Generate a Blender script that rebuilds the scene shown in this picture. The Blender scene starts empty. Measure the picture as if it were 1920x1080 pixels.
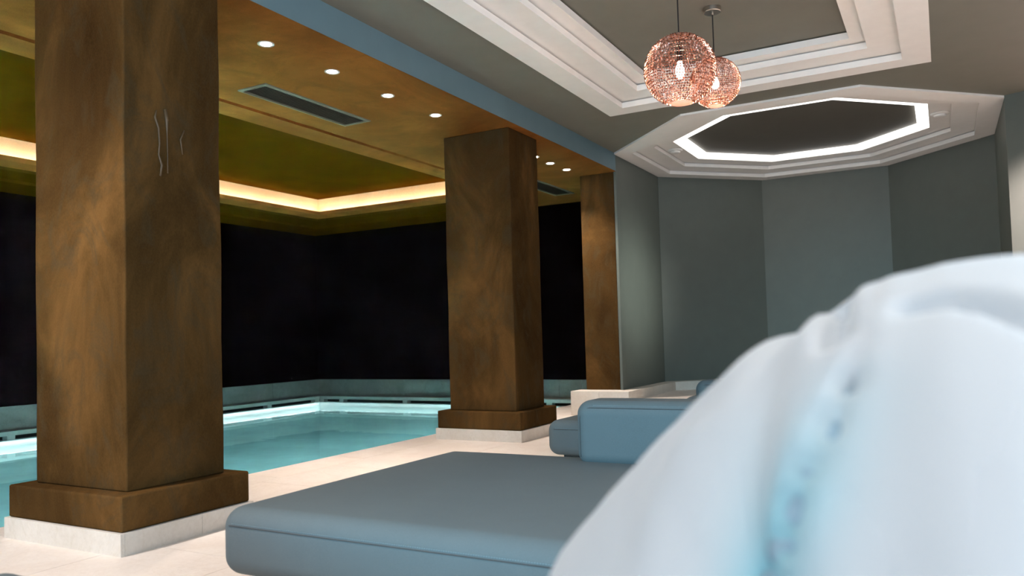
import bpy, bmesh, math, random
from mathutils import Vector, Matrix
from math import sin, cos, pi, sqrt, exp
random.seed(7)
C = bpy.context.scene.collection
SC = bpy.context.scene
# ------------------------------------------------------------------ camera
FPX = 1468.4
Fv = Vector((-0.47856447, 0.87716057, 0.03956489)); Rv = Vector((0.87694831, 0.47973621, -0.02854514)); Uv = Vector((0.04401938, -0.02103568, 0.99880919))
cam_d = bpy.data.cameras.new('camera'); cam = bpy.data.objects.new('camera', cam_d); C.objects.link(cam)
cam.matrix_world = Matrix(((Rv.x, Uv.x, -Fv.x, 0.0), (Rv.y, Uv.y, -Fv.y, 0.0), (Rv.z, Uv.z, -Fv.z, 0.95), (0, 0, 0, 1)))
cam_d.sensor_fit = 'HORIZONTAL'; cam_d.sensor_width = 36; cam_d.lens = FPX / 1920 * 36
cam_d.shift_x = -(967.2 - 960) / 1920; cam_d.shift_y = (573.2 - 540) / 1920
cam_d.clip_start = 0.02; cam_d.clip_end = 60
cam_d.dof.use_dof = True; cam_d.dof.focus_distance = 5.2; cam_d.dof.aperture_fstop = 2.8
SC.camera = cam
SC.view_settings.view_transform = 'Standard'; SC.view_settings.look = 'None'; SC.view_settings.gamma = 1
SC.view_settings.use_curve_mapping = False; SC.view_settings.exposure = 1.6
# ------------------------------------------------------------------ world and large lights
w = bpy.data.worlds.new('evening_sky'); SC.world = w; w.use_nodes = True
w.node_tree.nodes['Background'].inputs[0].default_value = (0.35, 0.55, 0.8, 1); w.node_tree.nodes['Background'].inputs[1].default_value = 0.35

def area(name, loc, rot, sx, sy, e, col, spread=180):
    d = bpy.data.lights.new(name, 'AREA'); d.shape = 'RECTANGLE'; d.size = sx; d.size_y = sy; d.energy = e; d.color = col
    d.spread = math.radians(spread)
    o = bpy.data.objects.new(name, d); C.objects.link(o); o.location = loc; o.rotation_euler = rot; return o
def spot(name, loc, e, col, ang=100, blend=.6, size=.03, target=None):
    d = bpy.data.lights.new(name, 'SPOT'); d.energy = e; d.color = col; d.spot_size = math.radians(ang); d.spot_blend = blend; d.shadow_soft_size = size
    o = bpy.data.objects.new(name, d); C.objects.link(o); o.location = loc
    if target: o.rotation_euler = (Vector(target) - Vector(loc)).to_track_quat('-Z', 'Y').to_euler()
    return o
# daylight through the two windows of the wall behind the camera and the window of the right wall
DAY = (0.56, 0.80, 1.0)
area('window_daylight', (-0.9, -3.93, 1.75), (pi/2, 0, 0), 3.4, 1.9, 70, DAY)
area('window_daylight', (2.93, 0.6, 1.75), (pi/2, 0, pi/2), 3.0, 1.9, 46, (0.5, 0.78, 1.0))
# added column fill; recessed ceiling spots of the lounge, nearer than the picture reaches, wash the deck
spot('column_fill_spot', (-4.1, -3.6, 2.3), 210, (1.0, .86, .72), 30, 1.0, .15, (-3.8, 2.4, 2.15))  # added fill from behind, evens the light on the near column's front
for yy in (0.2, 1.0):
    spot('deck_spot', (-3.8, yy, 2.87), 84, (1.0, 0.92, 0.86), 150, 1.0, .04, (-3.7, yy, 0))
# spots of the lounge side, some added to brighten surfaces, right of and behind the picture
spot('unseen_lounge_spot', (0.15, 1.05, 3.08), 52, (1.0, 0.93, 0.88), 42, .9, .05, (0.08, 0.98, 0))
spot('wall_washer', (1.3, 7.5, 2.9), 235, (1.0, .78, .74), 56, .9, .08, (0.85, 8.72, 1.7))
spot('alcove_fill_spot', (2.2, 6.2, 2.7), 640, (0.95, 1.0, .92), 18, 1.0, .45, (-3.37, 9.3, 1.5))  # unseen spot added to brighten the left alcove wall
spot('cool_fill_spot', (-1.7, -3.85, 2.0), 520, (0.26, .78, 1.0), 25, .9, .12, (-1.3, 3.8, .80))  # added cool fill aimed at the near backrest, not a real wall lamp
spot('unseen_lounge_spot', (-3.1, 1.2, 3.09), 60, (1.0, .80, .66), 66, 1.0, .05, (-1.2, 3.0, .3))  # unseen warm spot added to lift the near daybed's top
for xx, yy in ((1.9, 7.2), (1.9, 4.6), (1.9, 2.0), (-0.6, -1.5), (1.4, -1.5)):
    spot('unseen_lounge_spot', (xx, yy, 3.08), 145, (1.0, 0.87, 0.80), 130, .8, .05, (xx, yy+.1, 0))

# ------------------------------------------------------------------ helpers
def link(o, parent=None):
    C.objects.link(o)
    if parent: o.parent = parent
    return o
class MB:
    def __init__(s): s.v = []; s.f = []
    def box(s, x0, x1, y0, y1, z0, z1):
        n = len(s.v)
        s.v += [(x0,y0,z0),(x1,y0,z0),(x1,y1,z0),(x0,y1,z0),(x0,y0,z1),(x1,y0,z1),(x1,y1,z1),(x0,y1,z1)]
        s.f += [tuple(n+i for i in q) for q in ((0,3,2,1),(4,5,6,7),(0,1,5,4),(1,2,6,5),(2,3,7,6),(3,0,4,7))]
        return s
    def prism(s, poly, z0, z1):
        n = len(s.v); k = len(poly)
        s.v += [(x, y, z0) for x, y in poly] + [(x, y, z1) for x, y in poly]
        s.f.append(tuple(n + i for i in reversed(range(k)))); s.f.append(tuple(n + k + i for i in range(k)))
        for i in range(k):
            j = (i + 1) % k; s.f.append((n+i, n+j, n+k+j, n+k+i))
        return s
    def cyl(s, c, r, z0, z1, n=24, r1=None):
        r1 = r if r1 is None else r1; b = len(s.v)
        for i in range(n): a = 2*pi*i/n; s.v.append((c[0]+r*cos(a), c[1]+r*sin(a), z0))
        for i in range(n): a = 2*pi*i/n; s.v.append((c[0]+r1*cos(a), c[1]+r1*sin(a), z1))
        s.f.append(tuple(b+i for i in reversed(range(n)))); s.f.append(tuple(b+n+i for i in range(n)))
        for i in range(n): j = (i+1) % n; s.f.append((b+i, b+j, b+n+j, b+n+i))
        return s
    def lathe(s, prof, n=28, c=(0,0)):
        b = len(s.v); m = len(prof)
        for r, z in prof:
            for i in range(n): a = 2*pi*i/n; s.v.append((c[0]+r*cos(a), c[1]+r*sin(a), z))
        for k in range(m-1):
            for i in range(n):
                j = (i+1) % n; s.f.append((b+k*n+i, b+k*n+j, b+(k+1)*n+j, b+(k+1)*n+i))
        return s
    def tube(s, pts, r, n=8):
        b = len(s.v); pts = [Vector(p) for p in pts]
        rr = r if isinstance(r, (list, tuple)) else [r]*len(pts)
        for k, p in enumerate(pts):
            t = (pts[min(k+1, len(pts)-1)] - pts[max(k-1, 0)]).normalized()
            a = t.orthogonal().normalized() if abs(t.z) < .9 else Vector((1,0,0)); a = (a - t*a.dot(t)).normalized(); bb = t.cross(a)
            for i in range(n):
                q = 2*pi*i/n; s.v.append(tuple(p + (a*cos(q) + bb*sin(q))*rr[k]))
        for k in range(len(pts)-1):
            for i in range(n):
                j = (i+1) % n; s.f.append((b+k*n+i, b+k*n+j, b+(k+1)*n+j, b+(k+1)*n+i))
        s.f.append(tuple(b+i for i in reversed(range(n)))); e = b+(len(pts)-1)*n; s.f.append(tuple(e+i for i in range(n)))
        return s
    def ring(s, polys):
        """loft between successive closed polygons [(pts2d, z)...]"""
        k = len(polys[0][0]); b = len(s.v)
        for p, z in polys: s.v += [(x, y, z) for x, y in p]
        for m in range(len(polys)-1):
            for i in range(k):
                j = (i+1) % k; s.f.append((b+m*k+i, b+m*k+j, b+(m+1)*k+j, b+(m+1)*k+i))
        return s
    def mesh(s, name, mat, smooth=False, bevel=0):
        me = bpy.data.meshes.new(name); me.from_pydata(s.v, [], s.f); me.update()
        bm = bmesh.new(); bm.from_mesh(me)
        if bevel:
            bmesh.ops.bevel(bm, geom=bm.edges[:], offset=bevel, segments=2, profile=.5, affect='EDGES', clamp_overlap=True)
        bmesh.ops.recalc_face_normals(bm, faces=bm.faces[:]); bm.to_mesh(me); bm.free()
        if smooth:
            for p in me.polygons: p.use_smooth = True
        me.materials.append(mat); return me
    def build(s, name, mat, parent=None, smooth=False, bevel=0, loc=None):
        o = bpy.data.objects.new(name, s.mesh(name, mat, smooth, bevel))
        if loc: o.location = loc
        return link(o, parent)
def tag(o, label=None, cat=None, group=None, kind=None):
    if label: o['label'] = label
    if cat: o['category'] = cat
    if group: o['group'] = group
    if kind: o['kind'] = kind
    return o
def empty(name, loc, rz=0):
    o = bpy.data.objects.new(name, None); o.location = loc; o.rotation_euler = (0, 0, rz); o.empty_display_size = .1
    return link(o)
def struct(name, mb, mat, parent=None, bevel=0, smooth=False):
    o = mb.build(name, mat, parent, smooth, bevel)
    if not parent: o['kind'] = 'structure'
    return o

# ------------------------------------------------------------------ materials
def new_mat(name):
    m = bpy.data.materials.new(name); m.use_nodes = True; nt = m.node_tree
    return m, nt, nt.nodes['Principled BSDF']
def nd(nt, t, **kw):
    n = nt.nodes.new(t)
    for k, v in kw.items(): setattr(n, k, v)
    return n
def noise(nt, scale, detail=4, rough=.55, dist=0, vec=None):
    n = nd(nt, 'ShaderNodeTexNoise'); n.inputs['Scale'].default_value = scale; n.inputs['Detail'].default_value = detail
    n.inputs['Roughness'].default_value = rough; n.inputs['Distortion'].default_value = dist
    if vec: nt.links.new(vec, n.inputs['Vector'])
    return n
def ramp(nt, fac, stops):
    r = nd(nt, 'ShaderNodeValToRGB'); e = r.color_ramp.elements
    while len(e) < len(stops): e.new(.5)
    for i, (p, c) in enumerate(stops): e[i].position = p; e[i].color = (*c, 1)
    nt.links.new(fac, r.inputs[0]); return r
def mix(nt, fac, a, b, mode='MIX'):
    m = nd(nt, 'ShaderNodeMix', data_type='RGBA', blend_type=mode)
    if isinstance(fac, float): m.inputs[0].default_value = fac
    else: nt.links.new(fac, m.inputs[0])
    for k, v in ((6, a), (7, b)):
        if isinstance(v, tuple): m.inputs[k].default_value = (*v, 1)
        else: nt.links.new(v, m.inputs[k])
    return m.outputs[2]
def bump(nt, h, s, d=.01):
    b = nd(nt, 'ShaderNodeBump'); b.inputs['Strength'].default_value = s; b.inputs['Distance'].default_value = d
    nt.links.new(h, b.inputs['Height']); return b.outputs[0]
def coords(nt, sc=(1,1,1)):
    g = nd(nt, 'ShaderNodeNewGeometry'); m = nd(nt, 'ShaderNodeMapping'); m.inputs['Scale'].default_value = sc
    nt.links.new(g.outputs['Position'], m.inputs['Vector']); return m.outputs[0]
def plain(name, col, rough=.6, metal=0, ns=0, var=.1, bs=0, bsc=80, spec=.5):
    m, nt, p = new_mat(name); p.inputs['Roughness'].default_value = rough; p.inputs['Metallic'].default_value = metal
    p.inputs['Specular IOR Level'].default_value = spec
    p.inputs['Base Color'].default_value = (*col, 1)
    if ns:
        n = noise(nt, ns, 4, .6, 0, coords(nt)); a = tuple(c*(1-var) for c in col); b = tuple(min(1, c*(1+var)) for c in col)
        nt.links.new(ramp(nt, n.outputs[0], [(.3, a), (.7, b)]).outputs[0], p.inputs['Base Color'])
    if bs:
        n = noise(nt, bsc, 3, .6, 0, coords(nt)); nt.links.new(bump(nt, n.outputs[0], bs, .004), p.inputs['Normal'])
    return m
def emit(name, col, s):
    m, nt, p = new_mat(name); p.inputs['Base Color'].default_value = (0,0,0,1); p.inputs['Emission Color'].default_value = (*col, 1)
    p.inputs['Emission Strength'].default_value = s; return m
def plaster(name, dark, mid, light, grey, scale=1.0, stretch=1.0, gl=.45):
    m, nt, p = new_mat(name); v = coords(nt, (1, 1, stretch)); p.inputs['Roughness'].default_value = gl
    p.inputs['Specular IOR Level'].default_value = 0
    n1 = noise(nt, 1.1*scale, 6, .62, .9, v); n2 = noise(nt, 3.2*scale, 8, .7, 1.6, v); n3 = noise(nt, 160, 2, .5, 0, v)
    c1 = ramp(nt, n1.outputs[0], [(.32, dark), (.5, mid), (.68, light)]).outputs[0]
    f = ramp(nt, n2.outputs[0], [(.50, (0,0,0)), (.66, (1,1,1))]).outputs[0]
    f2 = nd(nt, 'ShaderNodeMath', operation='MULTIPLY'); nt.links.new(f, f2.inputs[0]); f2.inputs[1].default_value = .55
    c2 = mix(nt, f2.outputs[0], c1, grey)
    c3 = mix(nt, .22, c2, ramp(nt, n3.outputs[0], [(.3, tuple(x*.5 for x in mid)), (.7, tuple(min(1, x*1.5) for x in mid))]).outputs[0])
    nt.links.new(c3, p.inputs['Base Color'])
    h = nd(nt, 'ShaderNodeMath', operation='ADD'); nt.links.new(n2.outputs[0], h.inputs[0]); 
    n3m = nd(nt, 'ShaderNodeMath', operation='MULTIPLY'); nt.links.new(n3.outputs[0], n3m.inputs[0]); n3m.inputs[1].default_value = .12
    nt.links.new(n3m.outputs[0], h.inputs[1]); nt.links.new(bump(nt, h.outputs[0], .35, .006), p.inputs['Normal'])
    return m
M = {}
M['plaster_col'] = plaster('brown_column_plaster', (.032,.016,.006), (.066,.035,.012), (.145,.074,.024), (.058,.048,.028), 1.3, .6)
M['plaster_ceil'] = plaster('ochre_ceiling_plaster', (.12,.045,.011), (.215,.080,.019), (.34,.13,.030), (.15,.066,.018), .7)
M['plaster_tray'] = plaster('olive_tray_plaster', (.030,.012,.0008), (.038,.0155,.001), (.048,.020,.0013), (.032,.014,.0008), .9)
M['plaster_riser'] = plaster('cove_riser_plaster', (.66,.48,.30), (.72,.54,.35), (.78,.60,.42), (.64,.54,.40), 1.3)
M['grey'] = plain('grey_wall_paint', (.112,.128,.112), .55, 0, 5, .04, .15, 220)
M['grey_ceil'] = plain('grey_ceiling_paint', (.172,.166,.136), .6, 0, 4, .04, .12, 220)
M['beam'] = plain('blue_grey_beam_paint', (.135,.215,.25), .6, 0, 4, .04, .12, 220)
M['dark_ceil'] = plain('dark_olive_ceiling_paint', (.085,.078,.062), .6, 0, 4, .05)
M['white_trim'] = plain('warm_white_moulding_paint', (.88,.85,.82), .5, 0, 9, .02)
M['dark_wall'] = plain('near_black_wall', (.0016,.0008,.0009), .8, 0, 6, .3, spec=0)
M['rose_wall'] = plain('pale_rose_wall_paint', (.46,.38,.35), .6, 0, 5, .03)
def stone(name, a, b, vein, rough=.45):
    m, nt, p = new_mat(name); v = coords(nt); oi = nd(nt, 'ShaderNodeObjectInfo')
    n = noise(nt, 2.2, 7, .62, 1.2, v); n2 = noise(nt, 45, 4, .6, 0, v)
    c = ramp(nt, n.outputs[0], [(.35, a), (.62, b)]).outputs[0]
    vn = ramp(nt, noise(nt, 1.3, 8, .7, 2.5, v).outputs[0], [(.485, (0,0,0)), (.5, (1,1,1)), (.515, (0,0,0))]).outputs[0]
    vm = nd(nt, 'ShaderNodeMath', operation='MULTIPLY'); nt.links.new(vn, vm.inputs[0]); vm.inputs[1].default_value = .35
    c = mix(nt, vm.outputs[0], c, vein)
    c = mix(nt, .12, c, ramp(nt, n2.outputs[0], [(.35, tuple(x*.6 for x in a)), (.65, b)]).outputs[0])
    r = ramp(nt, oi.outputs['Random'], [(0, (.93,.93,.93)), (1, (1,1,1))]).outputs[0]
    c = mix(nt, 1.0, c, r, 'MULTIPLY'); nt.links.new(c, p.inputs['Base Color'])
    p.inputs['Roughness'].default_value = rough; nt.links.new(bump(nt, n2.outputs[0], .12, .003), p.inputs['Normal']); return m
M['tile'] = stone('cream_limestone_tile', (.76,.665,.60), (.83,.755,.70), (.66,.55,.47), .42)
M['joint'] = plain('tile_grout', (.55,.48,.42), .8)
M['plinth'] = stone('white_plinth_stone', (.66,.60,.53), (.75,.70,.64), (.58,.5,.4), .5)
M['band'] = stone('grey_marble_band', (.14,.155,.143), (.20,.22,.205), (.08,.08,.074), .4)
M['fascia'] = stone('pale_overflow_stone', (.32,.36,.33), (.42,.46,.43), (.25,.26,.24), .4)
M['pool_tile'] = plain('pool_wall_tile', (.80,.90,.90), .4, 0, 3, .06)
M['pool_floor'] = plain('pool_floor_tile', (.31,.50,.52), .5, 0, 1.6, .14)
M['slot'] = plain('black_slot', (.004,.004,.004), .9)
m, nt, p = new_mat('pool_water'); M['water'] = m
p.inputs['Base Color'].default_value = (.80, .97, .97, 1); p.inputs['Transmission Weight'].default_value = 1; p.inputs['Roughness'].default_value = .0; p.inputs['IOR'].default_value = 1.33
nt.links.new(bump(nt, noise(nt, 1.4, 3, .5, .4, coords(nt)).outputs[0], .10, .02), p.inputs['Normal'])
def fabric(name, col, sc=700):
    m, nt, p = new_mat(name); v = coords(nt); p.inputs['Roughness'].default_value = .72
    n = noise(nt, sc, 2, .5, 0, v); n2 = noise(nt, 5, 4, .6, 0, v)
    c = mix(nt, .5, ramp(nt, n.outputs[0], [(.3, tuple(x*.85 for x in col)), (.7, tuple(x*1.15 for x in col))]).outputs[0],
            ramp(nt, n2.outputs[0], [(.3, tuple(x*.94 for x in col)), (.7, tuple(x*1.06 for x in col))]).outputs[0])
    nt.links.new(c, p.inputs['Base Color']); p.inputs['Specular IOR Level'].default_value = .25
    nt.links.new(bump(nt, n.outputs[0], .3, .001), p.inputs['Normal']); return m
M['leather'] = fabric('blue_grey_upholstery', (.092,.118,.131), 420)
M['stitch'] = plain('pale_blue_thread', (.17,.25,.29), .7)
M['foot'] = plain('dark_plinth_foot', (.02,.022,.025), .6)
M['steel'] = plain('brushed_steel', (.55,.50,.45), .28, 1, 40, .1)
M['cord'] = plain('black_cord', (.012,.01,.01), .5)
M['vent'] = plain('grey_green_vent_metal', (.21,.19,.14), .5, .1)
M['vent_dark'] = plain('dark_vent_back', (.06,.065,.056), .8)
M['white_plastic'] = plain('white_plastic', (.8,.78,.75), .4)
M['led_warm'] = emit('warm_led', (1.0, .80, .56), 13)
M['led_white'] = emit('white_led_panel', (1.0, .97, .92), 1.1)
M['lens'] = emit('downlight_lens', (1.0, .86, .72), 40)
M['bulb'] = emit('glowing_bulb', (1.0, .84, .72), 9)

# ------------------------------------------------------------------ measures
H = 2.895; HC = 3.111; BX = -3.37; ZF = 3.091
OX0, OX1, OY0, OY1, OC = -3.366, .596, 7.565, 11.513, 1.16
def octo(i=0.0):
    k = OC - i*(2 - sqrt(2)); x0, x1, y0, y1 = OX0+i, OX1-i, OY0+i, OY1-i
    return [(x0, y0+k), (x0+k, y0), (x1-k, y0), (x1, y0+k), (x1, y1-k), (x1-k, y1), (x0+k, y1), (x0, y1-k)]
def rect(x0, x1, y0, y1, i=0.0): return [(x0+i, y0+i), (x1-i, y0+i), (x1-i, y1-i), (x0+i, y1-i)]
CX0, CX1, CY0, CY1 = -2.797, .002, 2.35, 7.18

# ------------------------------------------------------------------ room shell
# lounge ceiling with its rectangular and octagonal openings
mb = MB()
mb.box(BX, 3.05, -4.05, CY0, HC, HC+.06); mb.box(BX, CX0, CY0, CY1, HC, HC+.06); mb.box(CX1, 3.05, CY0, CY1, HC, HC+.06)
mb.box(BX, 3.05, CY1, OY0, HC, HC+.06); mb.box(OX1, 3.05, OY0, 11.8, HC, HC+.06)
k = OC
mb.prism([(OX0-.004, OY0), (OX0+k, OY0), (OX0-.004, OY0+k)], HC, HC+.06); mb.prism([(OX1, OY0), (OX1, OY0+k), (OX1-k, OY0)], HC, HC+.06)
struct('ceiling', mb, M['grey_ceil'])
cap = MB().box(CX0-.1, CX1+.1, CY0-.1, CY1+.1, 3.283, 3.34)
co = struct('ceiling', cap, M['grey_ceil'])
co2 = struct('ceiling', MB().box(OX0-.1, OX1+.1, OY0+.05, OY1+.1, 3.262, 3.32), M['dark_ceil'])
# stepped mouldings
def coffer(name, polyf, steps, label, zt):
    root = empty(name, (0, 0, 0)); root['kind'] = 'structure'
    for n, (i0, z0, i1, z1) in enumerate(steps):
        g = .013
        mb = MB().ring([(polyf(i0-.05 if n else i0), z1+(.02 if not n else -.0)), (polyf(i0-.05 if n else i0), z0), (polyf(i1), z0), (polyf(i1), z1-g), (polyf(i1-.035), z1-g), (polyf(i1-.035), z1+.002)])
        mb.build('moulding', M['white_trim'], root)
    return root
coffer('trim_1', lambda i: rect(CX0, CX1, CY0, CY1, i), [(0, ZF, .205, 3.154), (.205, 3.154, .44, 3.218), (.44, 3.218, .56, 3.285)], '', 3.283)
t2 = coffer('trim_2', octo, [(0, ZF, .2, 3.149), (.2, 3.149, .435, 3.205), (.435, 3.205, .645, 3.235)], '', 3.25)
MB().ring([(octo(.64), 3.222), (octo(.765), 3.222), (octo(.765), 3.262)]).build('light_panel', M['led_white'], t2)

# beam over the colonnade, alcove walls, right walls
struct('trim_3', MB().box(BX-.25, BX, -4.05, 8.77, H+.004, HC+.06), M['beam'])
mb = MB().box(BX-.47, BX, 8.91, OY1-OC, 0, HC+.02)
struct('wall_alcove_left', mb, M['grey'])
struct('trim_12', MB().box(BX-.03, BX, 8.772, 8.909, .286, HC+.02), M['grey'])
T = .2
O = octo(0)
def wallseg(a, b):
    d = Vector((b[0]-a[0], b[1]-a[1])).normalized(); n = Vector((d.y, -d.x))*-1
    return [a, b, (b[0]+n.x*T+d.x*T, b[1]+n.y*T+d.y*T), (a[0]+n.x*T-d.x*.0, a[1]+n.y*T)]
def outward(a, b):
    d = Vector((b[0]-a[0], b[1]-a[1])).normalized(); n = Vector((d.y, -d.x))
    c = Vector(((OX0+OX1)/2, (OY0+OY1)/2)); mid = Vector(((a[0]+b[0])/2, (a[1]+b[1])/2))
    if (mid-c).dot(n) < 0: n = -n
    e = T*.4142
    return [a, b, (b[0]+n.x*T+d.x*e, b[1]+n.y*T+d.y*e), (a[0]+n.x*T-d.x*e, a[1]+n.y*T-d.y*e)]
for nm, a, b in (('wall_alcove_back_left', O[7], O[6]), ('wall_alcove_back', O[6], O[5]), ('wall_alcove_back_right', O[5], O[4]), ('wall_alcove_right', O[4], O[3])):
    struct(nm, MB().prism(outward(a, b), 0, HC+.02), M['grey'])
struct('wall_right_return', MB().box(OX1+.002, 3.05, OY0+OC, OY0+OC+.15, 0, HC), M['rose_wall'])
# right wall with a window, and the wall behind the camera with a wide window
def window_frame(n, x0, x1, y0, y1, z0, z1, along):
    root = empty('window_%d' % n, ((x0+x1)/2, (y0+y1)/2, z0)); root['kind'] = 'structure'
    def add(nm, *b):
        o = MB().box(b[0]-(x0+x1)/2, b[1]-(x0+x1)/2, b[2]-(y0+y1)/2, b[3]-(y0+y1)/2, b[4]-z0, b[5]-z0).build(nm, M['white_trim'], root)
    if along == 'x':
        for a in (x0, (x0+x1)/2-.03, x1-.06): add('window_frame', a, a+.06, y0, y1, z0, z1)
        add('window_frame', x0, x1, y0, y1, z0, z0+.06); add('window_frame', x0, x1, y0, y1, z1-.06, z1)
    else:
        for a in (y0, (y0+y1)/2-.03, y1-.06): add('window_frame', x0, x1, a, a+.06, z0, z1)
        add('window_frame', x0, x1, y0, y1, z0, z0+.06); add('window_frame', x0, x1, y0, y1, z1-.06, z1)
struct('wall_right', MB().box(3.0, 3.15, -4.05, -.9, 0, HC).box(3.0, 3.15, 2.1, OY0+OC+.1, 0, HC).box(3.0, 3.15, -.9, 2.1, 0, .8).box(3.0, 3.15, -.9, 2.1, 2.7, HC), M['grey'])
struct('wall_back', MB().box(-9.9, -2.6, -4.15, -4.0, -1.6, HC).box(.8, 3.15, -4.15, -4.0, 0, HC).box(-2.6, .8, -4.15, -4.0, -1.6, .8).box(-2.6, .8, -4.15, -4.0, 2.7, HC), M['grey'])
window_frame(1, -2.6, .8, -4.1, -4.04, .8, 2.7, 'x'); window_frame(2, 3.05, 3.1, -.9, 2.1, .8, 2.7, 'y')

# pool hall ceiling with lit tray
TX0, TX1, TY0, TY1 = -8.22, -5.2, -3.2, 8.94
mb = MB().box(-9.8, TX0, -4.05, 10.6, H, H+.03).box(TX1, BX-.001, -4.05, 10.6, H, H+.03).box(TX0, TX1, -4.05, TY0, H, H+.03).box(TX0, TX1, TY1, 10.6, H, H+.03)
struct('ceiling', mb, M['plaster_ceil'])
RX0, RX1, RY0, RY1, RZ = -8.47, -4.95, -3.45, 9.19, 3.17
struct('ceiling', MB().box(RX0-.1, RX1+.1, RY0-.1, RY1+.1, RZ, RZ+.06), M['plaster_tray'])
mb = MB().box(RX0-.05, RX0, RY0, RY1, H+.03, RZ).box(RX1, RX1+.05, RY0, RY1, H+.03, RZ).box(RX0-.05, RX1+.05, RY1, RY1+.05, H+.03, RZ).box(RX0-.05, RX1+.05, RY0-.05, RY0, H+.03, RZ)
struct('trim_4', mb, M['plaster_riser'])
for nm, b in (('led_strip', (RX0+.06, RX0+.085, RY0+.1, RY1-.08)), ('led_strip', (RX0+.1, RX1-.1, RY1-.085, RY1-.06)), ('led_strip', (RX1-.085, RX1-.06, RY0+.1, RY1-.08))):
    tg = {0: 'left', 1: 'far'}
    o = MB().box(b[0], b[1], b[2], b[3], H+.031, H+.043).build(nm, M['led_warm']); o['kind'] = 'structure'; o.name = 'trim_5'
# flat border boards below the pool soffit
def border(n, x0, x1, y0, y1, wd, z, mat):
    mb = MB().ring([(rect(x0, x1, y0, y1), H+.001), (rect(x0, x1, y0, y1), z), (rect(x0, x1, y0, y1, wd), z), (rect(x0, x1, y0, y1, wd), H+.034 if wd == .27 else H+.001)])
    struct('trim_%d' % n, mb, mat)
border(6, TX0-.27, TX1+.27, TY0-.27, TY1+.27, .272, H-.022, M['plaster_ceil'])
mb = MB().box(-9.75, -8.62, -4.0, 10.5, H-.030, H).box(-8.62, -5.6, 9.34, 10.5, H-.030, H)
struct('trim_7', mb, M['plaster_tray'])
mb = MB().box(-9.75, -9.08, -4.0, 10.5, H-.062, H-.030).box(-9.08, -5.6, 9.80, 10.5, H-.062, H-.030)
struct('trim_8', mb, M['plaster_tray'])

# pool hall walls
PWX, PWY = -9.7, 10.45
struct('wall_pool_left', MB().box(PWX-.15, PWX, -4.0, PWY+.15, -1.6, 3.2), M['dark_wall'])
struct('wall_pool_far', MB().box(PWX, BX-.47, PWY, PWY+.15, -1.6, 3.2), M['dark_wall'])
# marble band, split into slabs
bl = empty('baseboard_left', (PWX, 0, .03)); bl['kind'] = 'structure'
ys = [PWY-.002, 9.35, 8.15, 6.95, 5.75, 4.55, 3.35, 2.15, .95, -.25, -1.45, -2.65, -3.85]
for a, b in zip(ys[1:], ys): MB().box(.002, .03, a+.002, b-.002, 0, .27).build('slab', M['band'], bl)
bf = empty('baseboard_far', (0, PWY, .03)); bf['kind'] = 'structure'
xs = [PWX+.032, -8.885, -7.815, -6.6, -5.8, -5.0, -4.64, BX-.475]
for a, b in zip(xs, xs[1:]): MB().box(a+.002, b-.002, -.03, -.002, 0, .27).build('slab', M['band'], bf)
# pool shell with overflow slots
PX0, PX1, PY1, PZ, WZ = -9.45, -4.51, 10.2, -1.35, -.145
struct('trim_9', MB().box(PWX, PX0, -4.0, PWY, -.02, .03).box(PX0, -3.85, PY1, PWY, -.02, .03), M['fascia'])
struct('trim_10', MB().box(PWX, PX0-.10, -4.0, PWY, -.07, -.02).box(PX0-.1, PX1+.01, PY1+.10, PWY, -.07, -.02), M['slot'])
pil = empty('trim_11', (0, 0, -.07)); pil['kind'] = 'structure'
yp = [10.12]; y = 9.065
while y > -3.5: yp.append(y); y -= 1.29
for i, y in enumerate(yp + [5.139]):
    if i == 0: MB().box(PX0-.095, PX0-.001, 10.09, 10.199, .0005, .0495).build('pillar', M['fascia'], pil); continue
    if abs(y-5.139) < .4 and y != 5.139: continue
    MB().box(PX0-.095, PX0-.001, y-.045, y+.045, .0005, .0495).build('pillar', M['fascia'], pil)
for x in (-9.40, -8.966, -7.64, -6.35, -5.06): MB().box(x-.046, x+.046, PY1+.001, PY1+.095, .0005, .0495).build('pillar', M['fascia'], pil)
struct('wall_basin_left', MB().box(PX0-.15, PX0, -3.6, PY1+.15, PZ, -.0705), M['pool_tile'])
struct('wall_basin_far', MB().box(PX0, PX1+.1, PY1, PY1+.15, PZ, -.0705), M['pool_tile'])
struct('wall_basin_near', MB().box(PX1, PX1+.15, -3.6, PY1, PZ, -.035), M['pool_tile'])
struct('wall_basin_back', MB().box(PX0-.15, PX1+.15, -3.75, -3.6, PZ, -.0705), M['pool_tile'])
struct('floor', MB().box(PX0-.15, PX1+.15, -3.75, PY1+.15, PZ-.1, PZ), M['pool_floor'])
wm = MB(); wm.v = [(PX0+.001, -3.599, WZ), (PX1-.001, -3.599, WZ), (PX1-.001, PY1-.001, WZ), (PX0+.001, PY1-.001, WZ)]; wm.f = [(0,1,2,3)]
wo = wm.build('pool_water', M['water']); tag(wo, 'still teal water filling the indoor pool beyond the brown columns', 'water', kind='stuff')
# skimmer inlet on the far basin wall
# added fill strips under the ledge, then underwater lights on the near basin wall
area('basin_fill_strip', (PX0+.03, 3.3, -.0755), (0, 0, 0), .018, 13.7, 2.9, (.86, 1.0, .98))  # added strip, brightens the basin wall just above the water
area('basin_fill_strip', (-7.0, PY1-.03, -.0755), (0, 0, pi/2), .018, 4.8, .42, (.80, 1.0, .98))  # same added strip along the far basin wall
for yy, ee in ((-1.5, 340), (1.2, 500), (3.6, 540), (6.0, 460), (8.3, 130)):
    area('underwater_lamp', (PX1-.03, yy, -.62), (0, pi/2, pi), .5, .35, ee, (.74, 1.0, 1.0))

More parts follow.
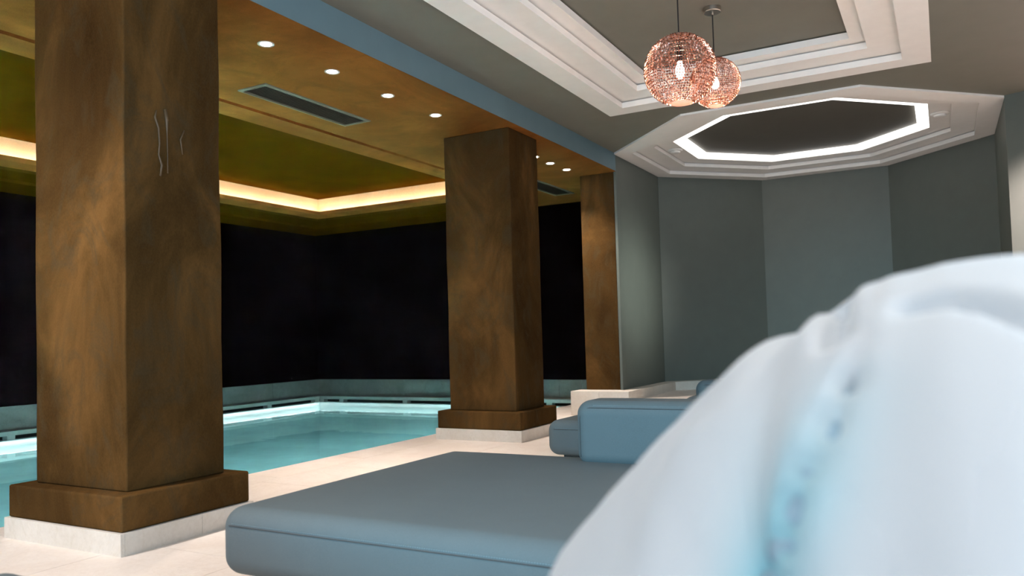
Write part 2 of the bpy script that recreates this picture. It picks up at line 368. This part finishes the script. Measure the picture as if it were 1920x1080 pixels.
# ------------------------------------------------------------------ floor: slab, coping and limestone tiles
fl = MB().box(PX1+.001, 3.0, -4.0, OY0+OC+.2, -.12, -.006).box(PX1+.001, -3.84, OY0+OC+.2, PY1, -.12, -.006)
flo = struct('floor', fl, M['joint'])
tm = {}
def tile(w_, d_, x, y, nm='tile', z=0.0, par=None):
    key = (round(w_, 3), round(d_, 3))
    if key not in tm:
        g = .0015
        tm[key] = MB().box(-w_/2+g, w_/2-g, -d_/2+g, d_/2-g, -.012, 0).mesh('tile', M['tile'])
    o = bpy.data.objects.new(nm, tm[key]); o.location = (x, y, z); link(o, par or flo); return o
CO = .35
y = -4.0
while y < PY1-.01:
    d = min(.9, PY1-y); tile(CO, d, PX1+CO/2-.012, y+d/2, 'coping_stone'); y += .9
TW = .72
x0 = PX1+CO-.012
nx = math.ceil((3.0-x0)/TW)
for i in range(nx):
    xa = x0+i*TW; xb = min(3.0, xa+TW); y = -4.0
    while y < 8.5:
        yb = min(8.5, y+TW)
        if xa < -3.3 or yb > -2: tile(xb-xa, yb-y, (xa+xb)/2, (y+yb)/2)
        y += TW
xa = x0; tile(-3.84-xa, .9, (xa-3.84)/2, 8.95); tile(-3.84-xa, .8, (xa-3.84)/2, 9.8)

# alcove platform and curb
OI = octo(.166)
pf = MB().prism([(-3.2, 8.5), (OX1, 8.5), (OX1, OI[4][1]), OI[5], OI[6], (-3.2, OI[7][1])], 0, .17)
struct('floor', pf, M['tile'])
cb = empty('baseboard_alcove', (0, 0, 0)); cb['kind'] = 'structure'
def curb(a0, a1, b1, b0, h0=.0, h1=.283): MB().prism([a0, a1, b1, b0], h0, h1).build('curb_stone', M['plinth'], cb)
ymid = 9.35
curb((BX+.001, 8.77), (-3.2, 8.77), (-3.2, ymid), (BX+.001, ymid)); curb((BX+.001, ymid+.003), (-3.2, ymid+.003), OI[7], (BX+.001, OI[7][1]+.06))
def lerp(a, b, t): return (a[0]+(b[0]-a[0])*t, a[1]+(b[1]-a[1])*t)
for i, j in ((7, 6), (6, 5), (5, 4)):
    for t0, t1 in ((0, .498), (.502, 1)):
        curb(lerp(OI[i], OI[j], t0), lerp(OI[i], OI[j], t1), lerp(O[i], O[j], t1), lerp(O[i], O[j], t0), .0)

# ------------------------------------------------------------------ columns
HB, HP, B1, P1 = .267, .1045, .089, .103
def column(x0, x1, y0, y1, label, label_extra=None):
    cx, cy = (x0+x1)/2, (y0+y1)/2; a, b = (x1-x0)/2, (y1-y0)/2
    root = tag(empty('column', (cx, cy, 0)), label, 'column', 'square brown columns beside the pool')
    # shaft with slightly uneven plaster faces
    def uneven(hx, hy, z0, z1, amp, nz, nxy, rad):
        bm = bmesh.new(); bmesh.ops.create_cube(bm, size=1)
        for v in bm.verts: v.co = Vector((v.co.x*2*hx, v.co.y*2*hy, z0+(v.co.z+.5)*(z1-z0)))
        bmesh.ops.bevel(bm, geom=bm.edges[:], offset=rad, segments=3, profile=.5, affect='EDGES')
        bmesh.ops.subdivide_edges(bm, edges=[e for e in bm.edges if e.calc_length() > .2], cuts=nxy, use_grid_fill=True)
        for v in bm.verts:
            p = v.co
            if z0+.02 < p.z < z1-.02:
                p.x += amp*sin(7*p.z+3*p.y+cx*5)*cos(4*p.y+cy); p.y += amp*cos(6*p.z+4*p.x+cy)
        me = bpy.data.meshes.new('shaft'); bm.to_mesh(me); bm.free(); me.materials.append(M['plaster_col']); return me
    link(bpy.data.objects.new('shaft', uneven(a, b, HB, H-.001, .0025, 10, 10, .009)), root)
    link(bpy.data.objects.new('base_block', uneven(a+B1, b+B1, HP, HB, .002, 4, 4, .010)), root)
    A, B = a+P1, b+P1
    for sy in (-1, 1):
        sx0 = -A
        cuts = [-A, A] if sy < 0 else [-A, 0, A]
        for u, v in zip(cuts, cuts[1:]):
            MB().box(u+.0008, v-.0008, min(sy*B, sy*(B-.02)), max(sy*B, sy*(B-.02)), 0, HP-.001).build('plinth_slab', M['plinth'], root)
    for sx in (-1, 1):
        for u, v in ((-B+.021, .14*B), (.14*B+.002, B-.021)):
            MB().box(min(sx*A, sx*(A-.02)), max(sx*A, sx*(A-.02)), u, v, 0, HP-.001).build('plinth_slab', M['plinth'], root)
    MB().box(-A+.021, A-.021, -B+.021, B-.021, 0, HP-.002).build('core', M['joint'], root)
    return root
c1 = column(-4.155, -3.423, 2.383, 2.956, 'nearest square column of mottled brown plaster, plaster drips on its right face')
c2 = column(-4.180, -3.460, 6.295, 6.868, 'middle square brown plaster column standing between the pool and the second daybed')
# drips on the near column
def drip(pts, r): 
    P = [(.366+.0015, y-2.6695, z) for y, z in pts]
    MB().tube(P, r, 6).build('plaster_drip', plaster_drip, c1, smooth=True)
plaster_drip = plain('dry_plaster_run', (.13,.078,.038), .5)
drip([(2.563, 2.137), (2.554, 2.1), (2.574, 2.05), (2.579, 1.97), (2.573, 1.915), (2.59, 1.864), (2.581, 1.808)], [.003,.006,.005,.0045,.004,.006,.005])
drip([(2.612, 2.154), (2.621, 2.102), (2.623, 2.034), (2.625, 1.897), (2.624, 1.829)], [.008,.009,.003,.002,.003])
drip([(2.726, 2.07), (2.702, 2.017), (2.714, 1.942)], [.003,.004,.003])
# wall pilaster at the alcove corner on its raised stone block
pr = tag(empty('pilaster', (-3.64, 8.9, 0)), 'narrow brown plaster pilaster on a raised white stone block at the alcove corner', 'pilaster')
MB().box(-.202, .236, -.127, -.124+.12, .286, H-.001).build('shaft', M['plaster_col'], pr, bevel=.006)
for u, v in ((-.29, .07), (.072, .44)): MB().box(u, v, -.40, -.127, 0, .285).build('plinth_block', M['plinth'], pr, bevel=.003)

# ------------------------------------------------------------------ recessed spots over the deck
dl_me = MB().lathe([(.037, -.002), (.050, -.006), (.054, -.004), (.054, 0), (.037, 0)], 24).mesh('trim_ring', M['white_plastic'], True)
ln_me = MB().cyl((0, 0), .036, -.003, -.0005, 20).mesh('lens', M['lens'])
LX = -3.80
dls = [(LX+.02, 3.645, 'first ceiling spot from the left, next to the near brown column'), (LX+.015, 4.276, 'second ceiling spot from the left, above the long vent'),
       (LX, 4.939, 'third ceiling spot from the left in the row over the deck'), (LX, 5.606, 'fourth ceiling spot, the last before the middle brown column'),
       (LX-.02, 7.52, 'small ceiling spot just behind the middle brown column edge'), (LX-.02, 7.907, 'middle one of the three ceiling spots behind the middle column'),
       (LX-.01, 8.326, 'bright ceiling spot nearest the pilaster')]
for x, y, lab in dls:
    r = tag(empty('ceiling_spot', (x, y, H)), lab, 'ceiling light', 'recessed spots in the ochre ceiling')
    for nm, me in (('trim_ring', dl_me), ('lens', ln_me)): link(bpy.data.objects.new(nm, me), r)
    spot('spot_lamp', (x, y, H-.012), {7.907: 8, 8.326: 95}.get(y, 52), (1.0, .88, .78), 100 if y > 8 else 78, 1.0, .03).parent = None

# ------------------------------------------------------------------ ceiling air vents
def vent(x0, x1, y0, y1, label):
    r = tag(empty('air_vent', ((x0+x1)/2, (y0+y1)/2, H)), label, 'air vent', 'long slotted vents in the ochre ceiling')
    a, b = (x1-x0)/2, (y1-y0)/2
    mb = MB().ring([(rect(-a, a, -b, b), -.001), (rect(-a, a, -b, b), -.010), (rect(-a, a, -b, b, .026), -.014), (rect(-a, a, -b, b, .028), -.003)])
    mb.build('frame', M['vent'], r); MB().box(-a+.02, a-.02, -b+.02, b-.02, -.0025, -.0005).build('backing', M['vent_dark'], r)
    n = 9; sl = MB()
    sl.v = [(-.009, -b+.03, -.003), (-.009, b-.03, -.003), (.009, b-.03, -.010), (.009, -b+.03, -.010), (-.009, -b+.03, -.0045), (-.009, b-.03, -.0045), (.009, b-.03, -.0115), (.009, -b+.03, -.0115)]
    sl.f = [(0,1,2,3), (7,6,5,4), (0,3,7,4), (1,5,6,2), (0,4,5,1), (3,2,6,7)]
    me = sl.mesh('slat', M['vent'])
    for i in range(n):
        o = bpy.data.objects.new('slat', me); o.location = (-a+.045+(2*a-.09)*i/(n-1), 0, 0); link(o, r)
vent(-4.655, -4.360, 4.195, 5.416, 'long narrow air vent in the ochre ceiling between the two big brown columns')
vent(-4.655, -4.360, 8.5, 9.76, 'dark air vent in the ochre ceiling beyond the middle column')

# ------------------------------------------------------------------ detectors in the octagonal coffer
def detector(x, y, label):
    r = tag(empty('ceiling_detector', (x, y, 3.2049)), label, 'detector', 'round white detectors in the octagonal coffer')
    MB().lathe([(0, 0), (.09, 0), (.092, -.008), (.086, -.018), (.06, -.022)], 32).build('base', M['white_plastic'], r, smooth=True)
    MB().lathe([(.062, -.0221), (.060, -.034), (.045, -.043), (.018, -.046), (0, -.046)], 32).build('cover', M['white_plastic'], r, smooth=True)
detector(-2.83, 9.42, 'round white detector at the left end inside the octagonal ceiling coffer')
detector(.060, 9.45, 'round white detector at the right end inside the octagonal ceiling coffer')

# ------------------------------------------------------------------ beaded globe pendants
m, nt, p = new_mat('copper_rose_bead'); M['bead'] = m
gi = nd(nt, 'ShaderNodeNewGeometry')
nt.links.new(ramp(nt, gi.outputs['Random Per Island'], [(0, (.10,.035,.022)), (.45, (.36,.14,.09)), (.75, (.75,.40,.31)), (1, (.95,.78,.70))]).outputs[0], p.inputs['Base Color'])
p.inputs['Metallic'].default_value = .6; p.inputs['Roughness'].default_value = .22
tr = nd(nt, 'ShaderNodeBsdfTranslucent'); tr.inputs[0].default_value = (1.0, .62, .50, 1)
mx = nd(nt, 'ShaderNodeMixShader'); mx.inputs[0].default_value = .13
nt.links.new(p.outputs[0], mx.inputs[1]); nt.links.new(tr.outputs[0], mx.inputs[2]); nt.links.new(mx.outputs[0], nt.nodes['Material Output'].inputs[0])
M['wire'] = plain('copper_wire', (.45, .20, .12), .3, .9)
m, nt, p = new_mat('pale_pink_glass_disc'); M['pink_disc'] = m
p.inputs['Base Color'].default_value = (.9, .66, .6, 1); p.inputs['Roughness'].default_value = .4
tr = nd(nt, 'ShaderNodeBsdfTranslucent'); tr.inputs[0].default_value = (1.0, .72, .64, 1)
mx = nd(nt, 'ShaderNodeMixShader'); mx.inputs[0].default_value = .5
nt.links.new(p.outputs[0], mx.inputs[1]); nt.links.new(tr.outputs[0], mx.inputs[2]); nt.links.new(mx.outputs[0], nt.nodes['Material Output'].inputs[0])
def globe(cx, cy, cz, R, label, seed):
    rnd = random.Random(seed)
    root = tag(empty('pendant_lamp', (cx, cy, cz)), label, 'pendant lamp', 'beaded copper globe pendants')
    zt = 3.283-cz
    # beads
    V, Fc = [], []
    pitch = .0148*R/.2; rows = int(pi*R/pitch)
    oct_f = ((0,2,4),(2,1,4),(1,3,4),(3,0,4),(2,0,5),(1,2,5),(3,1,5),(0,3,5))
    wires = MB()
    for k in range(rows+1):
        th = pi*k/rows                                   # from top
        z = R*cos(th); rr = R*sin(th)
        if rr < .30*R: 
            continue
        n = max(8, int(2*pi*rr/pitch)); ph = rnd.random()*6.28; wob = .0022
        for i in range(n):
            a = ph + 2*pi*i/n + rnd.uniform(-.12, .12)*2*pi/n; r2 = rr + rnd.uniform(-wob, wob); zz = z + rnd.uniform(-wob, wob)*.8
            er = Vector((cos(a)*sin(th), sin(a)*sin(th), cos(th))); et = Vector((-sin(a), cos(a), 0)); ez = er.cross(et)
            c = Vector((r2*cos(a), r2*sin(a), zz)); b = len(V); s1 = pitch*.37*rnd.uniform(.8, 1.15); s2 = pitch*.47
            V += [tuple(c+et*s1), tuple(c-et*s1), tuple(c+er*s1), tuple(c-er*s1), tuple(c+ez*s2), tuple(c-ez*s2)]
            Fc += [tuple(b+j for j in f) for f in oct_f]
        if k % 2 == 0:
            wires.tube([(rr*cos(2*pi*i/40), rr*sin(2*pi*i/40), z) for i in range(41)], .0016, 4)
    mb = MB(); mb.v = V; mb.f = Fc
    me = bpy.data.meshes.new('beads'); me.from_pydata(V, [], Fc); me.materials.append(M['bead']); o = link(bpy.data.objects.new('bead_shell', me), root); o['kind'] = 'stuff'
    for i in range(24):
        a = 2*pi*i/24; wires.tube([(R*.996*sin(t)*cos(a), R*.996*sin(t)*sin(a), R*.996*cos(t)) for t in [.3+(pi-.6)*j/24 for j in range(25)]], .0011, 4)
    wires.build('wire_frame', M['wire'], root)
    MB().lathe([(.0, -.953*R), (.02*R, -1.02*R), (.10*R, -.975*R), (.29*R, -.962*R), (.30*R, -.945*R), (.29*R, -.94*R), (0, -.94*R)], 32).build('bottom_disc', M['pink_disc'], root, smooth=True)
    MB().lathe([(0, .99*R), (.28*R, .955*R), (.30*R, .945*R), (.28*R, .93*R), (0, .94*R)], 24).build('top_cap', M['wire'], root, smooth=True)
    MB().tube([(0, 0, .985*R), (0, 0, zt-.035)], .0045, 8).build('cord', M['cord'], root)
    can = MB().lathe([(.0, zt-.036), (.058, zt-.036), (.062, zt-.032), (.062, zt-.001), (0, zt-.001)], 36).build('ceiling_canopy', M['steel'], root, smooth=False)
    MB().lathe([(.006, zt-.052), (.008, zt-.050), (.008, zt-.0362), (0, zt-.0361)], 12).build('cord_grip', M['steel'], can)
    MB().lathe([(.0, .22*R+.02), (.014, .22*R+.02), (.017, .22*R), (.017, .60*R), (.010, .62*R), (0, .62*R)], 16).build('lamp_holder', M['cord'], root)
    MB().tube([(0, 0, .60*R), (0, 0, .94*R)], .004, 6).build('inner_cord', M['cord'], root)
    MB().lathe([(0, -.24*R), (.014, -.235*R), (.024, -.18*R), (.028, -.08*R), (.025, .06*R), (.015, .18*R), (.013, .22*R+.018)], 20).build('bulb', M['bulb'], root, smooth=True)
    d = bpy.data.lights.new('pendant_glow', 'POINT'); d.energy = 3.4; d.color = (1.0, .72, .52); d.shadow_soft_size = .012
    lo = bpy.data.objects.new('pendant_glow', d); C.objects.link(lo); lo.location = (cx, cy, cz-.30*R)
globe(-1.385, 4.78, 2.595, .222, 'larger nearer globe pendant of copper beads hanging from a black cord', 3)
globe(-1.37, 5.60, 2.735, .177, 'smaller farther globe pendant of copper beads with its steel ceiling canopy in view', 5)

# ------------------------------------------------------------------ daybeds
def rounded(hx, hy, z0, z1, r, crown=0, n=7):
    """rounded box mesh, centred in x, y"""
    hz = (z1-z0)/2; cz = (z0+z1)/2; V = {}; verts = []; faces = []
    def lv(h, cnt):
        e = [i/n for i in range(n+1)]
        a = [-h + r*(1-cos(t*pi/2)) if False else -h + r*t for t in e]
        m = [(-h+r) + (2*h-2*r)*i/cnt for i in range(1, cnt)]
        return a + m + [-x for x in reversed(a)]
    X, Y, Z = lv(hx, 14), lv(hy, 12), lv(hz, 3)
    def add(p):
        key = (round(p[0], 5), round(p[1], 5), round(p[2], 5))
        if key in V: return V[key]
        q = Vector(p); c = Vector((max(-hx+r, min(hx-r, q.x)), max(-hy+r, min(hy-r, q.y)), max(-hz+r, min(hz-r, q.z))))
        d = q-c
        if d.length > 1e-9: q = c + d.normalized()*r
        if q.z > 0 and crown: q.z += crown*max(0, 1-(q.x/hx)**2)**.5*max(0, 1-(q.y/hy)**2)**.5*(q.z/hz)
        V[key] = len(verts); verts.append((q.x, q.y, q.z+cz)); return V[key]
    def sheet(A, B, f):
        for i in range(len(A)-1):
            for j in range(len(B)-1):
                faces.append((add(f(A[i], B[j])), add(f(A[i+1], B[j])), add(f(A[i+1], B[j+1])), add(f(A[i], B[j+1]))))
    for s in (-1, 1):
        sheet(X, Y, lambda a, b: (a, b, s*hz)); sheet(X, Z, lambda a, b: (a, s*hy, b)); sheet(Y, Z, lambda a, b: (s*hx, a, b))
    mb = MB(); mb.v = verts; mb.f = faces; return mb
def seam(mb, pts, r=.0022): mb.tube(pts, r, 6)
def stitches(pts, off):
    mb = MB(); pts = [Vector(p) for p in pts]; L = 0; st = .0095
    for a, b in zip(pts, pts[1:]):
        d = (b-a); n = int(d.length/st); u = d.normalized()
        for i in range(n):
            c = a+u*(i+.5)*st+Vector(off); mb.tube([c-u*.0028, c+u*.0028], .0011, 4)
    return mb
def daybed(x0, y0, w_, d_, zt, rz, label, back=None, lip=.055, n='daybed', grp='blue-grey upholstered daybeds along the deck', zb=.055):
    root = tag(empty(n, (x0, y0, 0), rz), label, 'daybed', grp)
    hx, hy = w_/2, d_/2
    me = rounded(hx, hy, zb, zt, .078, .012).mesh('seat', M['leather'], True)
    o = bpy.data.objects.new('seat', me); o.location = (hx, hy, 0); link(o, root)
    MB().box(.10, w_-.10, .10, d_-.10, 0, zb+.02).build('foot', M['foot'], root)
    z = zt-.050
    sm = MB().tube([(.07, -.0002, z-.012), (w_-.07, -.0002, z-.012)], .002, 6).build('seam', M['foot'], root)
    stitches([(.08, 0, z-.004), (w_-.08, 0, z-.004)], (0, .002, 0)).build('stitching', M['stitch'], root)['kind'] = 'stuff'
    if back:
        bx, by, bw, bd, bz = back
        b = rounded(bw/2, bd/2, zt-.02, bz, .07, .004).mesh('backrest', M['leather'], True)
        q = bpy.data.objects.new('backrest', b); q.location = (bx+bw/2, by+bd/2, 0); link(q, root)
        e = .032; yy = by+.0115; ra = .055
        P = [(bx+e, yy, zt+.03), (bx+e, yy, bz-e-ra)] + [(bx+e+ra*(1-cos(t)), yy, bz-e-ra+ra*sin(t)) for t in (.3, .6, .9, 1.2, pi/2)] + [(bx+bw-.07, yy, bz-e)]
        MB().tube(P, .0022, 6).build('piping', M['foot'], root)
        s = stitches([(bx+.10, by+.0200, bz-.0205), (bx+bw-.08, by+.0200, bz-.0205)], (0, 0, 0)).build('stitching', M['stitch'], root); s['kind'] = 'stuff'
    return root
R4 = math.radians
daybed(-2.515, 2.13, 2.45, 1.64, .318, R4(-.3), 'nearest daybed in full view, wide grey seat filling the lower centre, blue backrest', back=(.875, 1.425, 1.45, .27, .622))
daybed(-2.66, 5.28, 2.45, 1.55, .315, R4(-2), 'second daybed, its rounded corner showing behind the blue backrest and beside the middle column', back=(1.055, .30, 1.25, .24, .60))
daybed(-2.27, 7.50, 2.1, .88, .315, 0, 'farthest grey daybed, a small rounded end visible before the alcove', lip=.05)
daybed(-2.52, -.35, 2.9, 1.70, .315, R4(-2), 'daybed under the camera, only a dark grey rounded corner at the bottom left', zb=.055)

# ------------------------------------------------------------------ white cushion close to the lens
m, nt, p = new_mat('white_cushion_cloth'); M['cloth'] = m
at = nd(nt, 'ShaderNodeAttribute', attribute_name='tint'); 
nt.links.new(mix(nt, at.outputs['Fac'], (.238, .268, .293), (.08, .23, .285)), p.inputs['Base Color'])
p.inputs['Roughness'].default_value = .75; p.inputs['Sheen Weight'].default_value = .2
CC = Vector((0.0, .87, .60))
RT = [(0, .41), (16, .407), (24, .386), (34, .370), (45, .364), (55, .368), (69, .386), (76, .388), (83, .3945), (90, .408), (99, .418), (120, .41), (150, .39), (180, .38)]
def rad(n):
    a = math.degrees(math.atan2(max(n.z, 0), -n.x))
    for (a0, r0), (a1, r1) in zip(RT, RT[1:]):
        if a0 <= a <= a1: return r0 + (r1-r0)*(a-a0)/(a1-a0)
    return .38
SEAM = [Vector(q).normalized() for q in [(-.15,.1,.985), (-.135,-.12,.98), (-.133,-.26,.955), (-.14,-.385,.912), (-.145,-.50,.85), (-.171,-.60,.775), (-.216,-.68,.697), (-.246,-.735,.631), (-.277,-.777,.565), (-.303,-.811,.501), (-.347,-.861,.373), (-.36,-.9,.2), (-.36,-.93,0)]]
G1 = [Vector(q).normalized() for q in [(-.235,0,.965), (-.226,-.263,.938), (-.208,-.431,.878)]]
G2 = [Vector(q).normalized() for q in [(-.059,-.409,.911), (.008,-.416,.909), (.075,-.457,.886), (.134,-.517,.845), (.195,-.57,.798), (.3,-.62,.72)]]
FD = [Vector(q).normalized() for q in [(-.33,.1,.93), (-.37,-.17,.913), (-.363,-.484,.796), (-.376,-.676,.633), (-.365,-.803,.471), (-.36,-.88,.3)]]
FD2 = [Vector(q).normalized() for q in [(-.557,-.48,.678), (-.587,-.607,.535), (-.587,-.695,.415), (-.57,-.77,.25)]]
DOTS = [Vector(q).normalized() for q in [(-.165,-.585,.79), (-.20,-.655,.725), (-.235,-.715,.66), (-.262,-.757,.60), (-.29,-.79,.535), (-.315,-.825,.47)]]
def dpoly(n, P):
    best = 9
    for a, b in zip(P, P[1:]):
        ab = b-a; t = max(0, min(1, (n-a).dot(ab)/ab.length_squared)); best = min(best, (n-(a+ab*t)).length)
    return best
g = lambda d, s: exp(-(d/s)**2)
bm = bmesh.new(); bmesh.ops.create_uvsphere(bm, u_segments=150, v_segments=110, radius=1)
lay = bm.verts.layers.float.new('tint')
for v in bm.verts:
    n = v.co.normalized(); r = rad(n); t = 0
    if n.y < .5 and n.z > -.3:
        ds = dpoly(n, SEAM); up = max(0, min(1, (n.z-.74)/.16))
        r += .007*g(ds, .075)*(.35+.65*up) - .010*g(ds, .016)*(1-up*.7)
        r -= .028*g(dpoly(n, G1), .030); r -= .024*g(dpoly(n, G2), .024)
        r -= .016*g(dpoly(n, FD), .07); r += .010*g(dpoly(n, FD2), .10)
        for d in DOTS: r -= .020*g((n-d).length, .020)
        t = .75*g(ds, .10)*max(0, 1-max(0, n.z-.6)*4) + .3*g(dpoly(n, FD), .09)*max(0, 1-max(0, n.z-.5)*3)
    q = CC + n*r
    if q.z < .345: q.z = .331 + (.0255)*exp((q.z-.345)/.0255)
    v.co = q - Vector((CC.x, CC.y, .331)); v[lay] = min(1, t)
me = bpy.data.meshes.new('cushion'); bm.to_mesh(me); bm.free()
for pl in me.polygons: pl.use_smooth = True
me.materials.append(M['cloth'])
cu = tag(empty('cushion', (CC.x, CC.y, .331)), 'large white rounded cushion, blurred close up, with a stitched seam', 'cushion')
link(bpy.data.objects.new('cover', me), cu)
P = [CC + s*(rad(s)-.001) - Vector((CC.x, CC.y, .331)) for s in SEAM[:6]]
MB().tube(P, [.004, .005, .005, .005, .004, .001], 8).build('piping', M['cloth'], cu, smooth=True)

ey = plain('dark_stitch_hole', (.12,.19,.24), .8)
eme = MB().lathe([(0, .004), (.011, .003), (.0155, 0), (.011, -.003), (0, -.004)], 16).mesh('stitch_hole', ey, True)
for d in DOTS:
    o = link(bpy.data.objects.new('stitch_hole', eme), cu); o.location = CC + d*(rad(d)-.015) - Vector((CC.x, CC.y, .331)); o.rotation_euler = d.to_track_quat('Z', 'Y').to_euler()
